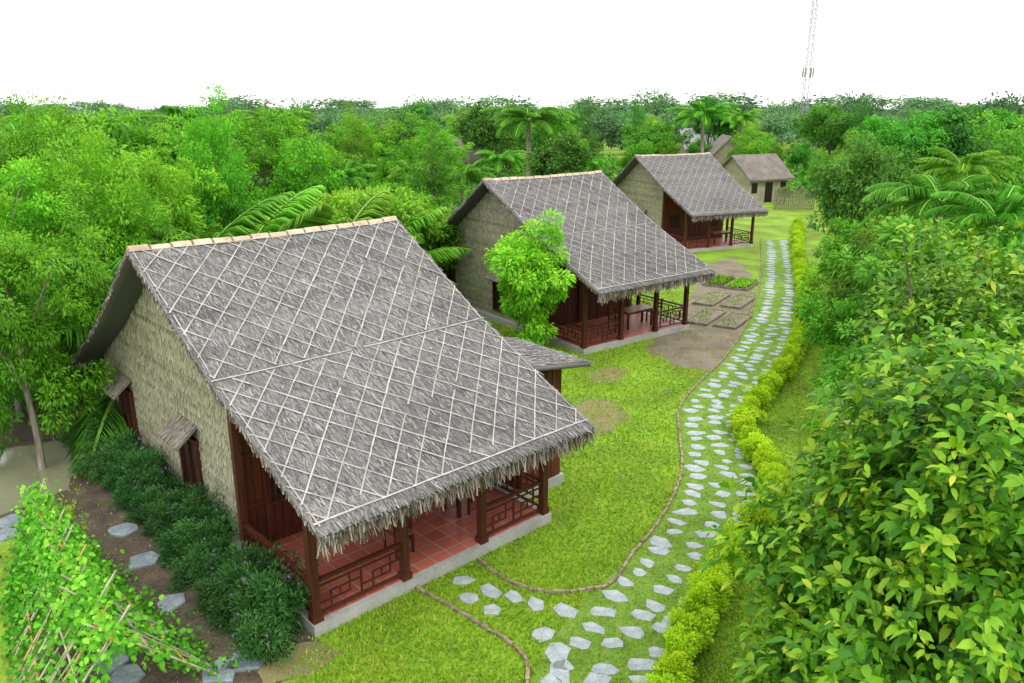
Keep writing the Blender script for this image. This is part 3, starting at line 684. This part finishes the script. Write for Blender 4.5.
for i,p in enumerate(bl):
    for r_ in range(2):
        s=random.uniform(.72,1.15)*(1 if r_==0 else .78)
        o=empty('flowering_bush',(p[0]-r_*.36+random.uniform(-.18,.18),p[1]-r_*.32+random.uniform(-.18,.18),0),i*1.7+r_,(s,s*random.uniform(.9,1.2),s*random.uniform(.85,1.35)))
        tag(o,'dark bush with tiny violet flowers, %s from the back in the %s row'%(ordn[min(i,24)],('wall side','outer')[r_]),'bush','dark bushes along the gable wall')
        a,c=FB[(i+r_)%4]; ob('foliage',a,o); ob('blossoms',c,o)
# ---------------- trellis and vines
tr=empty('bamboo_trellis',(0,0,0))
r0=Vector(G(36,500,1.6));r1=Vector(G(112,640,1.6)); q0=Vector(G(86,560,0));q1=Vector(G(222,676,0))
l0=2*Vector((r0.x,r0.y,0))-q0;l1=2*Vector((r1.x,r1.y,0))-q1
tr.location=(r1.x,r1.y,0); base=Vector((r1.x,r1.y,0)); tag(tr,'leaning bamboo trellis frame with pale sticks at the lower left','trellis')
b=MB(); b.tube([r0-base,r1-base],[.03,.035],6); b.build('ridge_pole',M['orange'],tr)
for c0,c1 in ((q0,q1),(l0,l1)):
    for i in range(12):
        t=i/11; bt=c0.lerp(c1,t);tp=r0.lerp(r1,min(1,max(0,t+random.uniform(-.04,.04)))); up=tp+(tp-bt)*random.uniform(.08,.3)
        b=MB(); b.tube([bt-base,up-base],[.022,.016],5); b.build('stick',M['orange'] if i%4==2 else M['bamboo'],tr)
    for z_ in (.33,.66):
        b=MB(); b.tube([c0.lerp(r0,z_)-base,c1.lerp(r1,z_)-base],[.018,.018],5); b.build('cross_pole',M['orange'] if z_<.5 else M['bamboo'],tr)
for i in range(26):
    t=random.uniform(.2,1);t2_=t+random.uniform(-.15,.15); p=l0.lerp(l1,t) if i%2 else q0.lerp(q1,t);q=r0.lerp(r1,max(0,min(1,t2_))); b=MB(); b.tube([p-base+Vector((0,0,.05)),q-base],[.011,.009],4); b.build('thin_stick',M['bamboo'],tr)
n=26000; sd=rng.uniform(size=n); t=rng.uniform(-.03,1.02,n); hgt=rng.uniform(0,1,n)
def lerp(a,b,t): return np.array(a)[None]*(1-t[:,None])+np.array(b)[None]*t[:,None]
Rg=lerp(r0,r1,t); Q=np.where((sd<.5)[:,None],lerp(q0,q1,t),lerp(l0,l1,t))
den=np.clip(.5+.9*np.sin(t*17+hgt*7+np.round(sd)*4)*np.sin(t*8-hgt*11+2),0,1)
hgt=hgt*1.08
P=Q*(1-hgt[:,None])+Rg*hgt[:,None]+rng.normal(size=(n,3))*np.array([.09,.09,.10])*(.6+den[:,None]); P[:,2]=np.maximum(P[:,2],.05)
rb=(sd<.5)&(t>.3)&(hgt>.25)&(hgt<.88)
lb_=(sd>=.5)&(t>.35)&(hgt<.72)
pk=np.where(rb|lb_,.05+.22*den,.12+.66*den)
pk=np.where((sd<.5)&(hgt<.25)&(t>.3),.45*den+.06,pk)
keep=rng.uniform(size=n)<pk; P=P[keep];n=len(P)
D=nrm(rng.normal(size=(n,3))+np.array([.3,-.2,-.1])); N=nrm(Z+rng.normal(size=(n,3))*.6+np.array([.3,-.5,0]))
LL=rng.uniform(.055,.13,n); v,f,k=leafv(P,D,N,LL,LL*.75,droop=.2,big=True)
tt=np.clip(.0+.65*rng.uniform(size=n)+.3*P[:,2]/1.6,0,1)
vn=ob('climbing_vine',npmesh('climbing_vine',v,f,np.repeat(tt,k),M['vine'])); tag(vn,'bright green climbing vine covering the bamboo trellis at lower left','vine')
# ---------------- foreground glossy trees (right)
def glossy(name,px,Y,top,Rr_,Rz,nc,label,L=.165,W=.072):
    x,y,h=TP(px,Y,top); Cz=h-Rz*1.0
    d=rdir(nc*2); d=d[d[:,2]>-.75][:nc];m=len(d); ph=rng.uniform(0,6.28,6)
    lp=1+.18*np.sin(d[:,0]*5+ph[0])*np.sin(d[:,1]*5+ph[1])+.14*np.sin(d[:,2]*7+ph[2])+.14*np.sin(d[:,0]*11+ph[3])*np.sin(d[:,2]*11+ph[4])
    r=rng.uniform(.6,1.0,m)**.7+rng.normal(size=m)*.045
    P0=d*np.array([Rr_,Rr_,Rz])*(r*lp)[:,None]+np.array([0,0,Cz])
    ax=nrm(d*np.array([1,1,1.1])+Z*.5+rng.normal(size=(m,3))*.45)
    kk=8; idx=np.repeat(np.arange(m),kk); A=ax[idx]; n=len(idx)
    ref=nrm(np.cross(A,np.array([.3,.2,1.]))); ref2=np.cross(A,ref)
    th=np.tile(np.arange(kk)*2.4,m)+np.repeat(rng.uniform(0,6,m),kk); sp_=rng.uniform(.5,1.55,n)
    rad=ref*np.cos(th)[:,None]+ref2*np.sin(th)[:,None]
    D=nrm(A*np.cos(sp_)[:,None]+rad*np.sin(sp_)[:,None]+rng.normal(size=(n,3))*.12); N=nrm(A*.8+Z*.5-rad*.25+rng.normal(size=(n,3))*.25)
    P=P0[idx]-A*rng.uniform(0,.24,n)[:,None]+rad*.02
    LL=L*rng.uniform(.5,1.3,n); v,f,k=leafv(P,D,N,LL,LL*W/L*rng.uniform(.85,1.15,n),fold=.14,droop=.28,big=True)
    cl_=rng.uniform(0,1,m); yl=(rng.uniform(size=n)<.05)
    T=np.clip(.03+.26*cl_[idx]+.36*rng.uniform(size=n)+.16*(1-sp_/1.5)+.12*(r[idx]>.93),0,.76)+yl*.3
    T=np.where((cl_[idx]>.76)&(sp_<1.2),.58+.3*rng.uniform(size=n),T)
    o=empty(name,(x,y,0)); tag(o,label,'tree')
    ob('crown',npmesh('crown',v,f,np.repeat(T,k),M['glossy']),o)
    ob('trunk',trunkmesh('trunk',h*.8,(0,0,Cz),P0[::max(1,m//26)],.12,M['bark'],nl=26),o)
    return o
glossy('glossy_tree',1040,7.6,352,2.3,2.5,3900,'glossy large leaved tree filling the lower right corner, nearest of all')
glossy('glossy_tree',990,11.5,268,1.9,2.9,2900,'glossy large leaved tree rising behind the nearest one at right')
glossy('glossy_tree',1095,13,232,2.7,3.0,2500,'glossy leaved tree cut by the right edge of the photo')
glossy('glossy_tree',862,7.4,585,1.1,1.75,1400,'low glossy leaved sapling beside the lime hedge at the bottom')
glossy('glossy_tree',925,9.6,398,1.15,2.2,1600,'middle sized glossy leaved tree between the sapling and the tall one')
T_=tree
T_('fine0',-12,18.5,178,'bright green feathery tree at the left edge above the pond',wid=.85)
T_('fine1',-30,22,150,'leafy tree cut by the left edge behind the feathery one')
T_('fine1',78,24.5,104,'tall bright green feathery tree left of the nearest hut roof',wid=.75)
T_('fine0',118,28,120,'feathery bright tree right of the tall one, behind the nearest hut',wid=.7)
T_('fine0',0,30,84,'thin crowned tree whose top shows at the upper left edge',wid=.7)
T_('airy1',60,34,92,'tall airy tree peeking above the feathery trees at upper left',wid=1.2)
T_('fine1',200,34,76,'tall airy tree whose feathery top rises highest at upper left',wid=.62)
T_('broad0',150,38,106,'round mid green tree between the two tall airy trees')
T_('bright1',150,30,150,'bright green tree directly behind the nearest hut ridge, left part')
T_('bright0',258,46,106,'bright green round crown right of the highest airy tree')
T_('nipa0',150,24.5,198,'low palm just behind the left end of the nearest ridge','palm')
T_('nipa0',205,26,194,'low palm behind the middle of the nearest ridge','palm')
T_('nipa0',258,27.5,194,'low palm right of its neighbour behind the nearest ridge','palm')
T_('nipa0',318,29,200,'low palm behind the right half of the nearest ridge','palm')
T_('small0',292,30,198,'small yellow green conical tree behind the nearest ridge',wid=.8)
T_('bright0',305,40,134,'domed bright green tree in the middle distance behind the nearest hut',wid=.95)
T_('small0',382,34,184,'small yellow green tree between the nearest and middle huts, left')
T_('small1',415,36,196,'small bright tree touching the gable of the middle hut')
T_('small0',345,38,188,'pale yellow green sapling left of the small tree behind the roofs')
T_('nipa0',365,33,206,'low palm behind the right end of the nearest ridge','palm')
T_('palm1',500,62,150,'palm with broad fronds behind the middle hut','palm')
T_('palm0',545,66,152,'palm with broad fronds right behind the middle roof','palm')
T_('palm1',590,70,156,'palm between the middle and farthest huts','palm')
T_('palm0',455,58,165,'palm left of the middle hut gable','palm')
T_('palm0',410,56,160,'palm behind the small bright tree by the middle gable','palm')
T_('cone0',585,95,94,'dark narrow tree standing up from the far tree line at centre')
T_('cone0',510,95,96,'dark narrow tree rising from the far tree line left of centre')
T_('dark1',482,88,101,'dark crown on the skyline just left of the narrow tree')
T_('airy0',640,92,98,'slender tree breaking the skyline behind the farthest large hut')
T_('airy1',352,70,99,'slender tree breaking the skyline behind the domed bright tree')
T_('broad1',555,84,102,'broad crown on the skyline between the two narrow trees')
T_('dark1',420,100,101,'dark broad crown on the skyline above the dark far roof')
T_('palm0',742,100,108,'coconut palm standing against the horizon near the tower','palm')
T_('dark1',712,105,94,'dark round topped tree standing above the far tree line')
T_('cone0',862,90,97,'narrow tree on the skyline right of the tower')
T_('broad0',835,95,101,'rounded crown on the skyline just right of the tower')
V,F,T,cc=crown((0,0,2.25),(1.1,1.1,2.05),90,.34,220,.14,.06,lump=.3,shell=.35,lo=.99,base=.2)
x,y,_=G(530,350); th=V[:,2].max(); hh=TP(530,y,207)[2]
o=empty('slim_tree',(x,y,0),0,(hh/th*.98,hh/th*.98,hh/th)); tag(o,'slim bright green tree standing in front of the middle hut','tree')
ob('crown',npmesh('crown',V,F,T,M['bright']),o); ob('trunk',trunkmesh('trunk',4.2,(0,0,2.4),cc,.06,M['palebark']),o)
T_('dark0',868,40,128,'dark domed tree highest on the right of the path',wid=.82)
T_('broad1',892,25,208,'broad green tree overhanging the hedge at right middle',wid=.8)
T_('broad0',960,21,214,'broad green tree behind the glossy trees at right')
T_('bright0',852,55,152,'bright tree right of the bamboo fence',wid=.7)
T_('bright1',822,76,146,'bright tree behind the bamboo fence',wid=.6)
T_('broad0',800,88,140,'round green tree behind the bamboo fence, farther left',wid=.7)
T_('broad1',775,98,136,'green tree hiding the space right of the brown roofed hut',wid=.8)
T_('small1',786,73,186,'small bright tree at the right corner of the brown roofed hut',wid=.9)
T_('small1',733,82,168,'small tree half hiding the tan gable hut',wid=.9)
T_('bright0',668,80,140,'bright green tree behind the ridge of the farthest large hut',wid=.8)
T_('broad0',698,96,136,'round tree half hiding the distant grey roof',wid=.7)
T_('small1',842,29,262,'small bright tree beside the hedge opposite the middle hut')
T_('palm1',945,28,176,'palm with yellow green fronds right of the domed tree','palm')
T_('palm0',1005,24,188,'palm with long fronds at the right edge','palm')
T_('nipa0',985,30,200,'low palm between two taller palms at right','palm')
T_('dark1',965,60,102,'dark upright tree on the skyline at right')
T_('broad1',1010,48,110,'upright tree at the right edge of the skyline')
T_('broad0',915,60,110,'green tree on the skyline right of the domed tree')
T_('broad1',878,19.5,330,'small leafy tree beside the hedge above the glossy trees',h=3.7,wid=1.0)
T_('small1',852,24,330,'small tree hanging over the hedge bend',h=3.4)
T_('small1',856,34,330,'rounded small tree right of the far hedge',h=4.2)
T_('small1',848,44,330,'rounded small tree right of the hedge near the farthest hut',h=3.8)
cor=np.array([(-3,-5),(-11,8)]+[HW(0,-2.0,12.9)[:2],HW(1,-1.5,13)[:2],HW(2,-1.5,13)[:2],at(680,80)[:2],at(770,84)[:2],at(845,68)[:2],G(848,240)[:2],G(858,300)[:2],G(866,350)[:2],G(868,400)[:2],G(880,480)[:2],(6,5)])
def inpoly(P,poly):
    x,y=P[:,0],P[:,1]; r=np.zeros(len(P),bool); j=len(poly)-1
    for i in range(len(poly)):
        xi,yi=poly[i];xj,yj=poly[j]
        c=((yi>y)!=(yj>y))&(x<(xj-xi)*(y-yi)/((yj-yi) if yj!=yi else 1e-9)+xi); r^=c; j=i
    return r
keys=['broad0','broad1','bright0','bright1','lime0','dark1','airy0','palm0','palm1','small0','small1','cone0','bright0','bright1','palm1','airy1']
placed=[(o.location.x,o.location.y) for o in S.objects if o.get('category') in('tree','palm')]
huts=[at(722,94),at(690,118),at(462,92)]
for Y,st,hm in ((25,4.0,5.5),(30,4.2,5.8),(36,4.4,6.2),(43,4.6,6.5),(51,4.8,6.8),(59,5.0,7.0),(67,5.2,7.0),(76,5.5,7.1),(86,5.8,7.2),(97,6.2,7.3),(109,6.8,7.4)):
    half=Y*.64; x=-half
    while x<half:
        X=x+random.uniform(-1,1)*st*.35;YY=Y+random.uniform(-1,1)*3
        x+=st
        if inpoly(np.array([[X,YY]]),cor)[0]: continue
        if min((math.hypot(X-a,YY-b_) for a,b_ in placed),default=9)<st*.5: continue
        if any(math.hypot(X-h_[0],YY-h_[1])<5 or (h_[1]-14<YY<h_[1] and abs(X/YY-h_[0]/h_[1])<.03) for h_ in huts): continue
        k=random.choice(keys)
        if X<0 and Y<45 and k[:-1] in('dark','cone','broad'): k='bright0'
        if Y>55 and k[:-1]=='small': k='broad1'
        hh=hm*random.uniform(.72,1.24)*(.65 if k.startswith('small') else 1)
        side='left of the hut row' if X<HW(1,0,5)[0]+ (YY-28)*.35 else 'right of the path'
        dist='near' if Y<40 else 'middle distance' if Y<65 else 'distant'
        nm={'broad':'mid green broad tree','bright':'bright green tree','lime':'yellow green tree','dark':'dark green dense tree','airy':'slender airy tree','palm':'coconut palm','small':'small light green tree','cone':'narrow dark tree'}[k[:-1]]
        lab='%s in the %s wood %s'%(nm,dist,side)
        o=tree(k,512,YY,300,lab,'palm' if 'palm' in k else 'tree',lab.replace(nm,nm+'s'),h=hh,wid=random.uniform(1.0,1.3)*(1.1 if Y>60 else 1)); o.location.x=X
        placed.append((X,YY))
V,F,T,cc=crown((0,0,4.2),(3.4,3.4,3.2),36,.95,34,.5,.28,lump=.35)
parts=[]
for i in range(860):
    if i<300: Y=120+i%60*1.2
    elif i<600: Y=random.uniform(190,420)
    else: Y=random.uniform(400,1100)
    X=random.uniform(-.70,.70)*Y
    s=random.uniform(.6,1.05)*(1 if Y<190 else 1.15 if Y<400 else 1.6)*(1.4 if random.random()<.14 else 1); a=random.uniform(0,6.28); R=np.array([[math.cos(a),-math.sin(a),0],[math.sin(a),math.cos(a),0],[0,0,1]])
    wx=1.15 if Y<190 else 1.6 if Y<400 else 3
    if s>1 and Y<400: wx*=.6
    parts.append((V@R.T*np.array([s*wx,s*1.1,s])+np.array([X,Y,gz(Y)]),F,T*.8+random.uniform(-.2,.3)))
Vv,Ff,Tt=cat(parts); o=ob('far_wood',npmesh('far_wood',Vv,Ff,Tt,M['far'])); tag(o,'hazy far wood running along the whole horizon','wood',kind='stuff')
def scatter(n,x0,x1,y0,y1): return np.stack([rng.uniform(x0,x1,n),rng.uniform(y0,y1,n)],1)
P=np.concatenate([scatter(36000,-45,45,14,60),scatter(50000,-85,85,60,122)]); P=P[~inpoly(P,cor)]; P=P[abs(P[:,0])<P[:,1]*.70+2]
water_p=np.array(Gp([(-140,560),(-120,448),(0,440),(74,432),(100,470),(72,515),(0,545)]))[:,:2]; P=P[~inpoly(P,water_p)]
n=len(P); hgt=(.9*(.5+.5*np.sin(P[:,0]*.7)*np.sin(P[:,1]*.6))+.15)*np.where(P[:,1]>60,2.,1.)
P3=np.c_[P,hgt*rng.uniform(.1,1,n)]; D=nrm(rdir(n)+Z*.5); LL=rng.uniform(.2,.45,n)*np.where(P[:,1]>60,1.8,1.)
v,f,k=leafv(P3,D,rdir(n),LL,LL*.45,droop=.3); o=ob('undergrowth',npmesh('undergrowth',v,f,np.repeat(rng.uniform(.1,.8,n),k),M['mid'])); tag(o,'mixed green undergrowth beneath the trees around the huts','undergrowth',kind='stuff')
# ---------------- lawn blades
n=250000
Y=8+30*rng.uniform(0,1,n)**1.5; X=rng.uniform(-.62,.5,n)*Y*1.05
P=np.stack([X,Y],1); keep=np.ones(n,bool)
for poly,kp in dirtpolys:
    keep&=~(inpoly(P+rng.normal(size=P.shape)*.18,poly)&(rng.uniform(size=n)>kp))
for i in (0,1):
    q=np.array([HW(i,-.02,-.02)[:2],HW(i,W_+.02,-.02)[:2],HW(i,W_+.02,bw+.2)[:2],HW(i,-.02,bw+.2)[:2]]); keep&=~inpoly(P,q)
wp=np.array(Gp([(-140,545),(-120,462),(0,450),(70,438),(84,456),(68,490),(0,516)]))[:,:2]
keep&=~inpoly(P,wp); P=P[keep]
near=np.ones(len(P),bool)
for sx,sy,ss in stones:
    near&=~(((P[:,0]-sx)**2+(P[:,1]-sy)**2)<.036*ss*ss)
P=P[near]
dm=np.full(len(P),9.)
for i in range(0,n_,3): dm=np.minimum(dm,np.hypot(P[:,0]-path[i,0],P[:,1]-path[i,1]))
onp=dm<.98; sel=(~onp)|(rng.uniform(size=len(P))<.6); P=P[sel]; onp=onp[sel]; n=len(P)
pat=.5+.3*np.sin(P[:,0]*1.7+np.sin(P[:,1]*1.1)*1.5)*np.sin(P[:,1]*1.9+np.sin(P[:,0]*.8))+.25*np.sin(P[:,0]*4.3+2*np.sin(P[:,1]*2.9))*np.sin(P[:,1]*5.1+P[:,0])
hg=rng.uniform(.03,.08,n)*np.where(onp,.55,1)*(.7+.6*pat); a=rng.uniform(0,6.28,n); wd=rng.uniform(.008,.018,n)*(1+P[:,1]/22)
dx=np.cos(a)*wd;dy=np.sin(a)*wd; ln=rng.normal(size=(n,2))*.03
V=np.stack([np.c_[P[:,0]-dx,P[:,1]-dy,np.full(n,.0)],np.c_[P[:,0]+dx,P[:,1]+dy,np.full(n,.0)],np.c_[P[:,0]+ln[:,0],P[:,1]+ln[:,1],hg+np.where(onp,.016,0)]],1).reshape(-1,3)
F=np.arange(3*n).reshape(-1,3); T=np.repeat(np.clip(.18+.4*pat+.38*rng.uniform(size=n)+np.where(rng.uniform(size=n)<.07,.35,0)-.08*onp,0,1),3)
o=ob('lawn_grass',npmesh('lawn_grass',V,F,T,M['blade'])); tag(o,'short bright green lawn grass between the huts and the path','grass',kind='stuff')
